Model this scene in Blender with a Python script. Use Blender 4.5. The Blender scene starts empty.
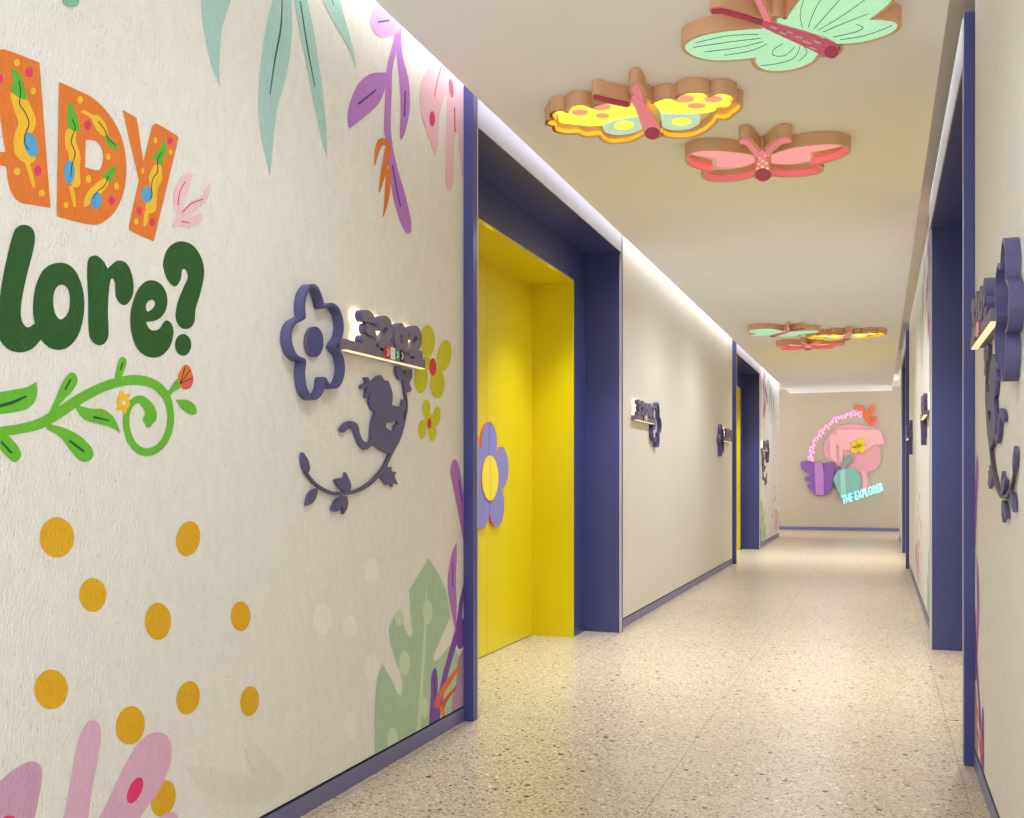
import bpy, bmesh, math, random
from mathutils import Vector
from mathutils.geometry import tessellate_polygon

random.seed(7)
SC = bpy.context.scene
COL = SC.collection

# ------------------------------------------------------------------ camera
F = 1010.5; CX = 512.0; HY = 478.0
TH = math.atan(367.0 / F); ST, CT = math.sin(TH), math.cos(TH)
EYE = 1.0                                   # camera height
cam = bpy.data.cameras.new('camera'); camo = bpy.data.objects.new('camera', cam); COL.objects.link(camo)
camo.location = (0, 0, EYE); camo.rotation_euler = (math.pi / 2, 0, TH)
cam.sensor_fit = 'HORIZONTAL'; cam.sensor_width = 36.0; cam.lens = 36.0 * F / 1024.0
cam.shift_y = (HY - 409.0) / 1024.0; cam.clip_start = 0.02; cam.clip_end = 200
SC.camera = camo

# ------------------------------------------------------------------ the corridor's measures (metres)
AL, AR = 1.607, 0.313            # left / right wall
PL, PR = 1.564, 0.278            # faces of the door surrounds
REC1, REC2 = 0.243, 0.511        # depth of the blue recess and of the yellow door
CEIL, TOP = 2.53, 2.72           # ceiling panel, top of the light slot
CE_L, CE_R = -1.519, 0.2115      # edges of the ceiling panel
D1 = (3.84, 6.42); D2 = (11.95, 14.53)
Y0, YM, YE = -0.6, 17.8, 20.25   # start of the walls, end of the mural walls, end wall
BASE = 0.064

def ray(px, py):
    u = (px - CX) / F; v = (HY - py) / F
    return (-ST + u * CT, CT + u * ST, v)
def on_left(px, py, w=0.0):
    d = ray(px, py); t = -(AL - w) / d[0]
    return (t * d[1], EYE + t * d[2])
def on_ceil(px, py, z):
    d = ray(px, py); t = (z - EYE) / d[2]
    return (t * d[0], t * d[1])
def on_end(px, py, w=0.0):
    d = ray(px, py); t = (YE - w) / d[1]
    return (t * d[0], EYE + t * d[2])

# ------------------------------------------------------------------ 2-D curve tools
def smooth(pts, n=6, closed=True):
    """Catmull-Rom through the points; a third value marks a sharp corner."""
    P = [(p[0], p[1]) for p in pts]; S = [len(p) > 2 for p in pts]
    out = []; m = len(P)
    for i in range(m if closed else m - 1):
        p1, p2 = P[i], P[(i + 1) % m]
        p0 = P[(i - 1) % m] if (closed or i > 0) else p1
        p3 = P[(i + 2) % m] if (closed or i + 2 < m) else p2
        if S[i]: p0 = p1
        if S[(i + 1) % m]: p3 = p2
        if S[i] and S[(i + 1) % m]:
            out.append(p1); continue
        for k in range(n):
            t = k / n
            out.append(tuple(0.5 * (2 * p1[j] + (p2[j] - p0[j]) * t + (2 * p0[j] - 5 * p1[j] + 4 * p2[j] - p3[j]) * t * t
                             + (3 * p1[j] - p0[j] - 3 * p2[j] + p3[j]) * t ** 3) for j in (0, 1)))
    if not closed: out.append(P[-1])
    return out
def ell(cx, cy, rx, ry, tilt=0.0, n=28):
    c, s = math.cos(tilt), math.sin(tilt)
    return [(cx + rx * math.cos(a) * c - ry * math.sin(a) * s, cy + rx * math.cos(a) * s + ry * math.sin(a) * c)
            for a in [2 * math.pi * k / n for k in range(n)]]
def stroke(pts, n=6, cap=True):
    """Outline of a stroke through (x, y, radius) points: a list of left and right points plus round caps."""
    xy = smooth([(p[0], p[1]) for p in pts], n, False)
    rr = []
    for i in range(len(pts) - 1):
        for k in range(n): rr.append(pts[i][2] + (pts[i + 1][2] - pts[i][2]) * k / n)
    rr.append(pts[-1][2])
    L, R = [], []
    m = len(xy)
    for i in range(m):
        a, b = xy[max(0, i - 1)], xy[min(m - 1, i + 1)]
        dx, dy = b[0] - a[0], b[1] - a[1]; l = math.hypot(dx, dy) or 1
        nx, ny = -dy / l, dx / l
        L.append((xy[i][0] + nx * rr[i], xy[i][1] + ny * rr[i])); R.append((xy[i][0] - nx * rr[i], xy[i][1] - ny * rr[i]))
    def capp(c, frm, r, sgn):
        a0 = math.atan2(frm[1] - c[1], frm[0] - c[0])
        return [(c[0] + r * math.cos(a0 + sgn * math.pi * k / 7), c[1] + r * math.sin(a0 + sgn * math.pi * k / 7)) for k in range(1, 7)]
    end = capp(xy[-1], L[-1], rr[-1], -1) if cap else []
    start = capp(xy[0], R[0], rr[0], -1) if cap else []
    return L, R, end, start
def area2(p):
    return sum(p[i][0] * p[(i + 1) % len(p)][1] - p[(i + 1) % len(p)][0] * p[i][1] for i in range(len(p)))
def grow(p, d):
    """Offset a closed outline outwards by d."""
    sgn = 1 if area2(p) > 0 else -1; m = len(p); out = []
    for i in range(m):
        a, b = p[i - 1], p[(i + 1) % m]
        dx, dy = b[0] - a[0], b[1] - a[1]; l = math.hypot(dx, dy) or 1
        out.append((p[i][0] + sgn * dy / l * d, p[i][1] - sgn * dx / l * d))
    return out

# ------------------------------------------------------------------ materials
def lin(c):
    c = c / 255.0
    return c / 12.92 if c <= 0.04045 else ((c + 0.055) / 1.055) ** 2.4
def rgb(c): return (lin(c[0]), lin(c[1]), lin(c[2]), 1)
MATS = {}
def mat(name, c, rough=0.6, emit=0.0, ecol=None, metal=0.0, kind=None, coat=0.0):
    if name in MATS: return MATS[name]
    m = bpy.data.materials.new(name); m.use_nodes = True; MATS[name] = m
    nt = m.node_tree; b = nt.nodes['Principled BSDF']
    b.inputs['Base Color'].default_value = rgb(c); b.inputs['Roughness'].default_value = rough
    b.inputs['Metallic'].default_value = metal
    if coat: b.inputs['Coat Weight'].default_value = coat; b.inputs['Coat Roughness'].default_value = 0.08
    if emit:
        b.inputs['Emission Color'].default_value = rgb(ecol or c); b.inputs['Emission Strength'].default_value = emit
    N = nt.nodes.new; LK = nt.links.new
    tc = N('ShaderNodeTexCoord')
    if kind == 'plaster':                                    # wallpaper on rough plaster: fine upright flecks
        mp = N('ShaderNodeMapping'); mp.inputs['Scale'].default_value = (1, 1, 0.5); LK(tc.outputs['Object'], mp.inputs[0])
        n1 = N('ShaderNodeTexNoise'); n1.inputs['Scale'].default_value = 42; n1.inputs['Detail'].default_value = 6; LK(mp.outputs[0], n1.inputs['Vector'])
        n2 = N('ShaderNodeTexNoise'); n2.inputs['Scale'].default_value = 170; n2.inputs['Detail'].default_value = 3; LK(mp.outputs[0], n2.inputs['Vector'])
        r = N('ShaderNodeValToRGB'); r.color_ramp.elements[0].position = 0.27; r.color_ramp.elements[1].position = 0.35
        r.color_ramp.elements[0].color = (0.72, 0.70, 0.67, 1); r.color_ramp.elements[1].color = (1, 1, 1, 1); LK(n2.outputs[0], r.inputs[0])
        r1 = N('ShaderNodeValToRGB'); r1.color_ramp.elements[0].position = 0.3; r1.color_ramp.elements[1].position = 0.62
        r1.color_ramp.elements[0].color = (0.945, 0.94, 0.925, 1); r1.color_ramp.elements[1].color = (1, 1, 1, 1); LK(n1.outputs[0], r1.inputs[0])
        mx = N('ShaderNodeMix'); mx.data_type = 'RGBA'; mx.blend_type = 'MULTIPLY'; mx.inputs[0].default_value = 1
        mx.inputs[6].default_value = rgb(c); LK(r.outputs[0], mx.inputs[7])
        mx2 = N('ShaderNodeMix'); mx2.data_type = 'RGBA'; mx2.blend_type = 'MULTIPLY'; mx2.inputs[0].default_value = 1
        LK(mx.outputs[2], mx2.inputs[6]); LK(r1.outputs[0], mx2.inputs[7]); LK(mx2.outputs[2], b.inputs['Base Color'])
        bp = N('ShaderNodeBump'); bp.inputs['Strength'].default_value = 0.34; bp.inputs['Distance'].default_value = 0.01
        LK(n2.outputs[0], bp.inputs['Height']); LK(bp.outputs[0], b.inputs['Normal'])
    elif kind == 'soft':
        n1 = N('ShaderNodeTexNoise'); n1.inputs['Scale'].default_value = 3; LK(tc.outputs['Object'], n1.inputs['Vector'])
        r1 = N('ShaderNodeValToRGB'); r1.color_ramp.elements[0].color = (0.96, 0.96, 0.955, 1); r1.color_ramp.elements[1].color = (1, 1, 1, 1)
        LK(n1.outputs[0], r1.inputs[0])
        mx = N('ShaderNodeMix'); mx.data_type = 'RGBA'; mx.blend_type = 'MULTIPLY'; mx.inputs[0].default_value = 1
        mx.inputs[6].default_value = rgb(c); LK(r1.outputs[0], mx.inputs[7]); LK(mx.outputs[2], b.inputs['Base Color'])
    elif kind == 'grain':                                    # speckled print or glitter
        n1 = N('ShaderNodeTexNoise'); n1.inputs['Scale'].default_value = 220; n1.inputs['Detail'].default_value = 2; LK(tc.outputs['Object'], n1.inputs['Vector'])
        r1 = N('ShaderNodeValToRGB'); r1.color_ramp.elements[0].position = 0.38; r1.color_ramp.elements[1].position = 0.55
        r1.color_ramp.elements[0].color = (0.8, 0.76, 0.76, 1); r1.color_ramp.elements[1].color = (1, 1, 1, 1); LK(n1.outputs[0], r1.inputs[0])
        mx = N('ShaderNodeMix'); mx.data_type = 'RGBA'; mx.blend_type = 'MULTIPLY'; mx.inputs[0].default_value = 1
        mx.inputs[6].default_value = rgb(c); LK(r1.outputs[0], mx.inputs[7]); LK(mx.outputs[2], b.inputs['Base Color'])
        if emit: LK(mx.outputs[2], b.inputs['Emission Color'])
    else:
        n1 = N('ShaderNodeTexNoise'); n1.inputs['Scale'].default_value = 9; LK(tc.outputs['Object'], n1.inputs['Vector'])
        mr = N('ShaderNodeMapRange'); mr.inputs[3].default_value = max(0.02, rough - 0.04); mr.inputs[4].default_value = min(1, rough + 0.04)
        LK(n1.outputs[0], mr.inputs[0]); LK(mr.outputs[0], b.inputs['Roughness'])
    return m
def paint(name, c): return mat('paint_' + name, c, 0.75, kind='plaster')

def floor_material():
    m = bpy.data.materials.new('terrazzo'); m.use_nodes = True; nt = m.node_tree; b = nt.nodes['Principled BSDF']
    N = nt.nodes.new; LK = nt.links.new
    tc = N('ShaderNodeTexCoord')
    def vor(scale, feat='F1'):
        v = N('ShaderNodeTexVoronoi'); v.inputs['Scale'].default_value = scale; v.feature = feat; LK(tc.outputs['Object'], v.inputs['Vector']); return v
    def ramp(src, stops, interp='CONSTANT'):
        r = N('ShaderNodeValToRGB'); r.color_ramp.interpolation = interp
        e = r.color_ramp.elements
        e[0].position, e[0].color = stops[0][0], rgb(stops[0][1]); e[1].position, e[1].color = stops[1][0], rgb(stops[1][1])
        for p, c in stops[2:]:
            q = e.new(p); q.color = rgb(c)
        LK(src, r.inputs[0]); return r
    def math_(op, a, bb=None):
        n = N('ShaderNodeMath'); n.operation = op
        for i, x in enumerate((a, bb)):
            if x is None: continue
            if isinstance(x, (int, float)): n.inputs[i].default_value = x
            else: LK(x, n.inputs[i])
        return n.outputs[0]
    def mix(f, a, bb, mode='MIX'):
        x = N('ShaderNodeMix'); x.data_type = 'RGBA'; x.blend_type = mode
        if isinstance(f, (int, float)): x.inputs[0].default_value = f
        else: LK(f, x.inputs[0])
        for i, q in ((6, a), (7, bb)):
            if isinstance(q, tuple): x.inputs[i].default_value = q
            else: LK(q, x.inputs[i])
        return x.outputs[2]
    fine = vor(150); sepf = N('ShaderNodeSeparateColor'); LK(fine.outputs['Color'], sepf.inputs[0])
    base = ramp(sepf.outputs[0], [(0, (158, 140, 112)), (0.1, (188, 174, 148)), (0.45, (199, 186, 161)), (0.72, (210, 198, 174)), (0.92, (222, 213, 194)), (0.97, (168, 148, 122))]).outputs[0]
    def chips(scale, share, rad, col, prev, ch):
        v = vor(scale); s = N('ShaderNodeSeparateColor'); LK(v.outputs['Color'], s.inputs[0])
        pick = math_('LESS_THAN', s.outputs[ch], share)
        size = math_('MULTIPLY', s.outputs[(ch + 1) % 3], rad); size = math_('ADD', size, rad * 0.35)
        near = math_('LESS_THAN', v.outputs['Distance'], size)
        return mix(math_('MULTIPLY', pick, near), prev, rgb(col))
    c = chips(38, 0.16, 0.30, (168, 148, 120), base, 0)
    c = chips(45, 0.05, 0.26, (232, 226, 214), c, 1)
    c = chips(52, 0.13, 0.24, (84, 70, 50), c, 2)
    c = chips(24, 0.2, 0.2, (62, 52, 38), c, 0)
    c = chips(80, 0.12, 0.30, (120, 104, 82), c, 1)
    sx = N('ShaderNodeSeparateXYZ'); LK(tc.outputs['Object'], sx.inputs[0])
    def joint(axis, off):
        q = math_('FRACT', math_('DIVIDE', math_('ADD', sx.outputs[axis], off), 0.92))
        return math_('LESS_THAN', math_('ABSOLUTE', math_('SUBTRACT', q, 0.5)), 0.0022)
    j = math_('MAXIMUM', joint(0, 0.66 + 0.46), joint(1, -4.6 + 0.46 + 9.2))
    c = mix(math_('MULTIPLY', j, 0.55), c, rgb((120, 105, 80)))
    LK(c, b.inputs['Base Color'])
    nz = N('ShaderNodeTexNoise'); nz.inputs['Scale'].default_value = 5; LK(tc.outputs['Object'], nz.inputs['Vector'])
    mr = N('ShaderNodeMapRange'); mr.inputs[3].default_value = 0.26; mr.inputs[4].default_value = 0.36; LK(nz.outputs[0], mr.inputs[0])
    LK(mr.outputs[0], b.inputs['Roughness'])
    return m

M_WALL = mat('wall_plaster', (232, 230, 225), 0.85, kind='plaster')
M_PLAIN = mat('plain_wall', (219, 214, 205), 0.8, kind='soft')
M_END = mat('end_wall', (180, 168, 150), 0.8, kind='soft')
M_CEIL = mat('ceiling_paint', (246, 248, 252), 0.9, kind='soft')
M_SLOT = mat('slot_paint', (222, 210, 184), 0.9, kind='soft')
M_BLUE = mat('blue_lacquer', (64, 69, 130), 0.3)
M_FASCIA = mat('lavender_fascia', (206, 204, 224), 0.35)
M_SKIRT = mat('blue_skirting', (104, 104, 148), 0.35)
M_TRIM = mat('pale_metal_edge', (196, 196, 214), 0.3, metal=0.3)
M_GAP = mat('shadow_gap', (22, 22, 26), 0.9)
M_YEL = mat('yellow_lacquer', (222, 204, 12), 0.3)
M_PERI = mat('periwinkle', (128, 130, 206), 0.35)
M_FYEL = mat('flower_yellow', (240, 222, 60), 0.4)
M_ORG = mat('orange_edge', (226, 112, 32), 0.4)
M_SIGN = mat('sign_violet', (84, 80, 124), 0.45)
M_SIGNB = mat('sign_blue', (66, 74, 136), 0.4)
M_SIGNG = mat('sign_grey', (112, 104, 124), 0.5)
M_VINE = mat('vine_brown', (88, 74, 84), 0.5)
M_GLOW = mat('warm_backlight', (255, 240, 200), 0.6, 1.15, (255, 236, 188))
M_STRIP = mat('bar_light', (255, 240, 200), 0.6, 0.5, (255, 236, 190))
M_TAN = mat('copper_shell', (226, 180, 142), 0.55)
M_MINT = mat('mint_face', (176, 238, 200), 0.6, 0.42, kind='grain')
M_LINE = mat('green_line', (58, 112, 84), 0.7)
M_MAROON = mat('maroon_glitter', (176, 54, 92), 0.6, 0.12, kind='grain')  # slight glow added against the weak light on downward faces
M_ROSE = mat('rose_glitter', (234, 136, 156), 0.6, 0.3, kind='grain')  # glow added to lift the dimly lit downward faces
M_RED = mat('red_tip', (206, 38, 56), 0.5)
M_LEMON = mat('lemon_face', (255, 240, 78), 0.6, 0.72, kind='grain')
M_AMBER = mat('amber_edge', (255, 196, 44), 0.6, 0.35)
M_AQUA = mat('aqua_face', (186, 224, 204), 0.6, 0.42, kind='grain')
M_SALMON = mat('salmon_spot', (232, 166, 132), 0.6, 0.4)
M_PINK = mat('pink_face', (250, 160, 170), 0.6, 0.45, kind='grain')
M_DPINK = mat('deep_pink_edge', (240, 124, 136), 0.6, 0.22)
M_GOLD = mat('gold_sequin', (250, 220, 150), 0.4, 0.25)
M_SILV = mat('silver_dash', (200, 214, 210), 0.5)

# ------------------------------------------------------------------ mesh builder
class MB:
    def __init__(self): self.bm = bmesh.new(); self.mats = []
    def mi(self, m):
        if m not in self.mats: self.mats.append(m)
        return self.mats.index(m)
    def face(self, vs, m):
        try: f = self.bm.faces.new(vs)
        except ValueError: return
        f.material_index = self.mi(m)
    def flat(self, loops, m, P, w):
        """Flat filled outline (first loop) with holes, on plane P at distance w."""
        vs = [self.bm.verts.new(P(x, y, w)) for lp in loops for (x, y) in lp]
        for t in tessellate_polygon([[Vector((x, y, 0)) for (x, y) in lp] for lp in loops]):
            self.face([vs[i] for i in t], m)
    def flat_stroke(self, s, m, P, w):
        L, R, e, st = s
        self.flat([L + e + R[::-1] + st], m, P, w) if False else None
        vl = [self.bm.verts.new(P(x, y, w)) for x, y in L]; vr = [self.bm.verts.new(P(x, y, w)) for x, y in R]
        for i in range(len(L) - 1): self.face([vl[i], vl[i + 1], vr[i + 1], vr[i]], m)
        if e: self.face([vl[-1]] + [self.bm.verts.new(P(x, y, w)) for x, y in e] + [vr[-1]], m)
        if st: self.face([vr[0]] + [self.bm.verts.new(P(x, y, w)) for x, y in st] + [vl[0]], m)
    def solid(self, loops, m, P, w0, w1, side=None, back=None):
        """Outline with holes, given thickness from w0 (at the wall) to w1 (front)."""
        n = [len(l) for l in loops]
        a = [self.bm.verts.new(P(x, y, w0)) for lp in loops for (x, y) in lp]
        b = [self.bm.verts.new(P(x, y, w1)) for lp in loops for (x, y) in lp]
        for t in tessellate_polygon([[Vector((x, y, 0)) for (x, y) in lp] for lp in loops]):
            self.face([b[i] for i in t], m); self.face([a[i] for i in reversed(t)], back or side or m)
        o = 0
        for k in n:
            for i in range(k):
                j = (i + 1) % k
                self.face([a[o + i], a[o + j], b[o + j], b[o + i]], side or m)
            o += k
    def solid_stroke(self, s, m, P, w0, w1, side=None):
        L, R, e, st = s
        al = [self.bm.verts.new(P(x, y, w0)) for x, y in L]; ar = [self.bm.verts.new(P(x, y, w0)) for x, y in R]
        bl = [self.bm.verts.new(P(x, y, w1)) for x, y in L]; br = [self.bm.verts.new(P(x, y, w1)) for x, y in R]
        for i in range(len(L) - 1):
            self.face([bl[i], bl[i + 1], br[i + 1], br[i]], m); self.face([al[i], ar[i], ar[i + 1], al[i + 1]], side or m)
            self.face([al[i], al[i + 1], bl[i + 1], bl[i]], side or m); self.face([ar[i], br[i], br[i + 1], ar[i + 1]], side or m)
        for c, va, vb in ((e, (al[-1], ar[-1]), (bl[-1], br[-1])), (st, (ar[0], al[0]), (br[0], bl[0]))):
            ca = [self.bm.verts.new(P(x, y, w0)) for x, y in c]; cb = [self.bm.verts.new(P(x, y, w1)) for x, y in c]
            ra = [va[0]] + ca + [va[1]]; rb = [vb[0]] + cb + [vb[1]]
            if len(ra) > 2: self.face(rb, m); self.face(ra[::-1], side or m)
            for i in range(len(ra) - 1): self.face([ra[i], ra[i + 1], rb[i + 1], rb[i]], side or m)
    def box(self, x0, x1, y0, y1, z0, z1, m):
        x0, x1 = min(x0, x1), max(x0, x1)
        v = [self.bm.verts.new(p) for p in ((x0, y0, z0), (x1, y0, z0), (x1, y1, z0), (x0, y1, z0), (x0, y0, z1), (x1, y0, z1), (x1, y1, z1), (x0, y1, z1))]
        for f in ((3, 2, 1, 0), (4, 5, 6, 7), (0, 1, 5, 4), (1, 2, 6, 5), (2, 3, 7, 6), (3, 0, 4, 7)): self.face([v[i] for i in f], m)
    def build(self, name, parent=None, origin=(0, 0, 0), clip=None, recalc=True, bevel=0.0, label=None):
        if clip:
            for co, no in clip:
                bmesh.ops.bisect_plane(self.bm, geom=self.bm.verts[:] + self.bm.edges[:] + self.bm.faces[:], plane_co=co, plane_no=no, clear_outer=True)
        if not self.bm.faces: self.bm.free(); return None
        if recalc: bmesh.ops.recalc_face_normals(self.bm, faces=self.bm.faces)
        bmesh.ops.translate(self.bm, verts=self.bm.verts, vec=[-c for c in origin])
        me = bpy.data.meshes.new(name); self.bm.to_mesh(me); self.bm.free()
        for m in self.mats: me.materials.append(m)
        o = bpy.data.objects.new(name, me); COL.objects.link(o)
        if parent: o.parent = parent
        if bevel:
            b = o.modifiers.new('bevel', 'BEVEL'); b.width = bevel; b.segments = 2; b.limit_method = 'ANGLE'
        if label: o['label'] = label
        return o
def tag(o, label, cat, group=None, kind=None):
    o['label'] = label; o['category'] = cat
    if group: o['group'] = group
    if kind: o['kind'] = kind
    return o
def empty(name, loc=(0, 0, 0)):
    o = bpy.data.objects.new(name, None); COL.objects.link(o); o.location = loc; o.empty_display_size = 0.1; return o

# planes: (u, v, distance off the surface) -> world
def P_LEFT(u, v, w): return (-AL + w, u, v)
def P_RIGHT(u, v, w): return (AR - w, u, v)
def P_END(u, v, w): return (u, YE - 0.001 - w, v)
def P_CEIL(u, v, w): return (u, v, CEIL - 0.0006 - w)

# ================================================================== THE SETTING
mb = MB(); mb.box(-3.2, 1.9, Y0, YE + 0.2, -0.12, 0, floor_material())
fl = mb.build('floor'); tag(fl, 'beige terrazzo floor of large tiles with dark flecks', 'floor', kind='structure')
mb = MB(); mb.box(CE_L, CE_R, Y0, 18.9, CEIL, CEIL + 0.05, M_CEIL)
ce = mb.build('ceiling'); tag(ce, 'smooth cream ceiling panel above the corridor', 'ceiling', kind='structure')
mb = MB(); mb.box(-6, 5, Y0, YE + 0.2, TOP, TOP + 0.1, M_SLOT)
sl = mb.build('ceiling'); tag(sl, 'beige upper ceiling seen inside the light slots along the walls', 'ceiling', kind='structure')

def wall(side, y0, y1, m, label):
    mb = MB()
    a, b = (-AL, -AL - 0.62) if side == 'left' else (AR, AR + 0.62)
    mb.box(a, b, y0, y1, 0, TOP, m)
    w = mb.build('wall_' + side); tag(w, label, 'wall', kind='structure')
    s = 1 if side == 'left' else -1
    mb = MB(); mb.box(a, a + s * 0.004, y0, y1, 0, 0.056, M_SKIRT)
    bo = mb.build('baseboard_' + side); tag(bo, 'blue grey skirting strip below the ' + label, 'baseboard', kind='structure')
    mb = MB(); mb.box(a, a + s * 0.001, y0, y1, 0.0562, BASE, M_GAP)
    mb.build('shadow_gap', bo, label='black shadow line above the skirting')
    return w
W_L1 = wall('left', Y0, D1[0], M_WALL, 'cream mural wall with orange and green lettering')
W_L2 = wall('left', D1[1], D2[0], M_PLAIN, 'plain beige wall between the two left doors')
W_L3 = wall('left', D2[1], YM, M_WALL, 'small far left mural wall beyond the second left door')
W_R1 = wall('right', Y0, D1[0], M_WALL, 'plain cream wall at the right edge of the photo')
W_R2 = wall('right', D1[1], D2[0], M_WALL, 'pale mural wall between the two right doors')
W_R3 = wall('right', D2[1], YM, M_PLAIN, 'thin far right wall beyond the second right door')
mb = MB(); mb.box(-6, 5, YE, YE + 0.2, 0, TOP, M_END)
W_E = mb.build('wall_end'); tag(W_E, 'beige end wall carrying the pink artwork', 'wall', kind='structure')
mb = MB(); mb.box(-6, 5, YE - 0.006, YE, 0, 0.062, M_SKIRT)
o = mb.build('baseboard_end'); tag(o, 'blue skirting strip along the foot of the end wall', 'baseboard', kind='structure')

# ------------------------------------------------------------------ door surrounds
def door(n, side, ys, label):
    s = -1 if side == 'left' else 1
    fx = s * (PL if side == 'left' else PR); wx = s * (AL if side == 'left' else AR)
    r1 = fx + s * REC1; r2 = fx + s * REC2; bk = wx + s * 0.62
    y0, y1 = ys; t = 0.05
    root = empty(f'door_{n}', (fx, (y0 + y1) / 2, 0)); tag(root, label, 'door', kind='structure'); O = root.location
    for a, b in ((y0, y0 + t), (y1 - t, y1)):
        mb = MB(); mb.box(fx, bk, a, b, 0, 2.62, M_BLUE); mb.build('door_jamb', root, O, bevel=0.002)
        mb = MB(); q = (b if a == y0 else a); e = 0.006 if a == y0 else -0.006
        mb.box(fx - s * 0.0015, fx + s * 0.012, min(q - e, q + e * 0.08), max(q - e, q + e * 0.08), 0.001, 2.454, M_TRIM); mb.build('metal_edge', root, O, label='pale metal edge strip on the blue jamb')
    mb = MB(); mb.box(fx + s * 0.003, bk, y0 + t, y1 - t, 2.455, 2.62, M_BLUE); li = mb.build('lintel', root, O, bevel=0.002)
    mb = MB(); mb.box(fx - s * 0.001, fx + s * 0.0025, y0 + t, y1 - t, 2.457, 2.62, M_FASCIA); mb.build('fascia', li, O, label='pale lavender front strip of the lintel')
    # blue panel at the back with the opening, then the yellow lining and the two leaves
    o0, o1, oz = y0 + 0.34, y1 - 0.334, 2.226
    mb = MB()
    out = [(y0 + t, 0), (o0 - .004, 0), (o0 - .004, oz + .004), (o1 + .004, oz + .004), (o1 + .004, 0), (y1 - t, 0), (y1 - t, 2.455), (y0 + t, 2.455)]
    mb.solid([out], M_BLUE, lambda u, v, w: (r1 + s * w, u, v), 0.03, 0.0); mb.build('surround_panel', root, O)
    mb = MB()
    out = [(o0, 0), (o0, oz), (o1, oz), (o1, 0), (o1 + 0.02, 0), (o1 + 0.02, oz + 0.02), (o0 - 0.02, oz + 0.02), (o0 - 0.02, 0)]
    mb.solid([out], M_YEL, lambda u, v, w: (r1 + s * w, u, v), -0.004, REC2 - REC1); mb.build('door_lining', root, O)
    seam = y0 + 1.47; P = lambda u, v, w: (r2 - s * w, u, v)
    fc = (seam, 1.0)
    for a, b in ((o0 - 0.02, seam - 0.0015), (seam + 0.0015, o1 + 0.02)):
        mb = MB(); mb.box(r2, r2 + s * 0.045, a, b, 0.006, oz + 0.02, M_YEL); leaf = mb.build('door_leaf', root, O)
        # half of the flower plaque carried by this leaf
        right = a > seam - 0.01
        cl = [((0, seam + (0.0015 if right else -0.0015), 0), (0, -1 if right else 1, 0))]
        for k in range(5):
            an = math.radians(90 + 72 * k); c = (fc[0] + 0.20 * math.cos(an), fc[1] + 0.20 * math.sin(an))
            pe = ell(c[0], c[1], 0.118, 0.122, an)
            mb = MB(); mb.solid([pe], M_PERI, P, 0.001, 0.011 + 0.0006 * k, side=M_ORG)
            ob = mb.build('flower_petal', leaf, O, clip=cl)
        mb = MB(); mb.solid([ell(fc[0], fc[1], 0.128, 0.128)], M_FYEL, P, 0.001, 0.017, side=M_ORG)
        mb.build('flower_center', leaf, O, clip=cl, label='yellow centre disc of the flower')
        if not right:
            mb = MB(); mb.solid([ell(seam - 0.165, fc[1] + 0.165, 0.05, 0.1, 0.5)], M_ORG, P, 0.001, 0.006)
            mb.build('painted_leaf', leaf, O, label='small orange leaf behind the flower petals')
    return root
door(1, 'left', D1, 'large blue framed recess with yellow door, nearest on the left')
door(2, 'left', D2, 'farther blue framed yellow door in the left wall')
door(3, 'right', D1, 'blue framed door recess nearest on the right')
door(4, 'right', D2, 'narrow far blue door recess on the right')

# ================================================================== THE MURAL (painted on the wall paper: parts of the wall)
def view(x0, y0, s): return lambda p: (x0 + p[0] / s, y0 + p[1] / s)
VA, VB, VC, VE = view(0, 0, 3.41), view(0, 200, 3.031), view(180, 0, 3.147), view(0, 480, 2.4214)
L1, L2, L3, L4 = view(0, 40, 4.546), view(120, 100, 5.64), view(0, 350, 4.995), view(370, 540, 3.718)
L5, L7, L8, V7, V8 = view(400, 310, 5.85), view(420, 440, 2.92), view(250, 540, 3.407), view(0, 680, 5.12), view(190, 0, 4.544)
MOTIFS = []
class Motif:
    """One painted motif, kept as outlines in wall coordinates (distance along the wall, height)."""
    def __init__(self, name, label, plant=True):
        self.name, self.label, self.plant, self.items = name, label, plant, []; MOTIFS.append(self)
    def _l(self, pts, V): return [on_left(*V(p)) for p in pts]
    def shape(self, V, pts, m, holes=(), n=6):
        self.items.append(('f', [self._l(smooth(pts, n), V)] + [self._l(smooth(h, n), V) for h in holes], m)); return self
    def oval(self, V, cx, cy, rx, ry, m, tilt=0.0):
        self.items.append(('f', [self._l(ell(cx, cy, rx, ry, tilt), V)], m)); return self
    def line(self, V, pts, m, n=6):
        self.items.append(('s', tuple(self._l(q, V) for q in stroke(pts, n)), m)); return self
    def build(self, wall, P, T, clip, layer, label=None):
        mb = MB(); w = 0.0003 + layer * 0.00005
        for k, (kd, d, m) in enumerate(self.items):
            ww = w + 0.00001 * k
            if kd == 'f': mb.flat([[T(*p) for p in lp] for lp in d], m, P, ww)
            else: mb.flat_stroke(tuple([T(*p) for p in q] for q in d), m, P, ww)
        return mb.build(self.name, wall, clip=clip, recalc=False, label=label)

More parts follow.
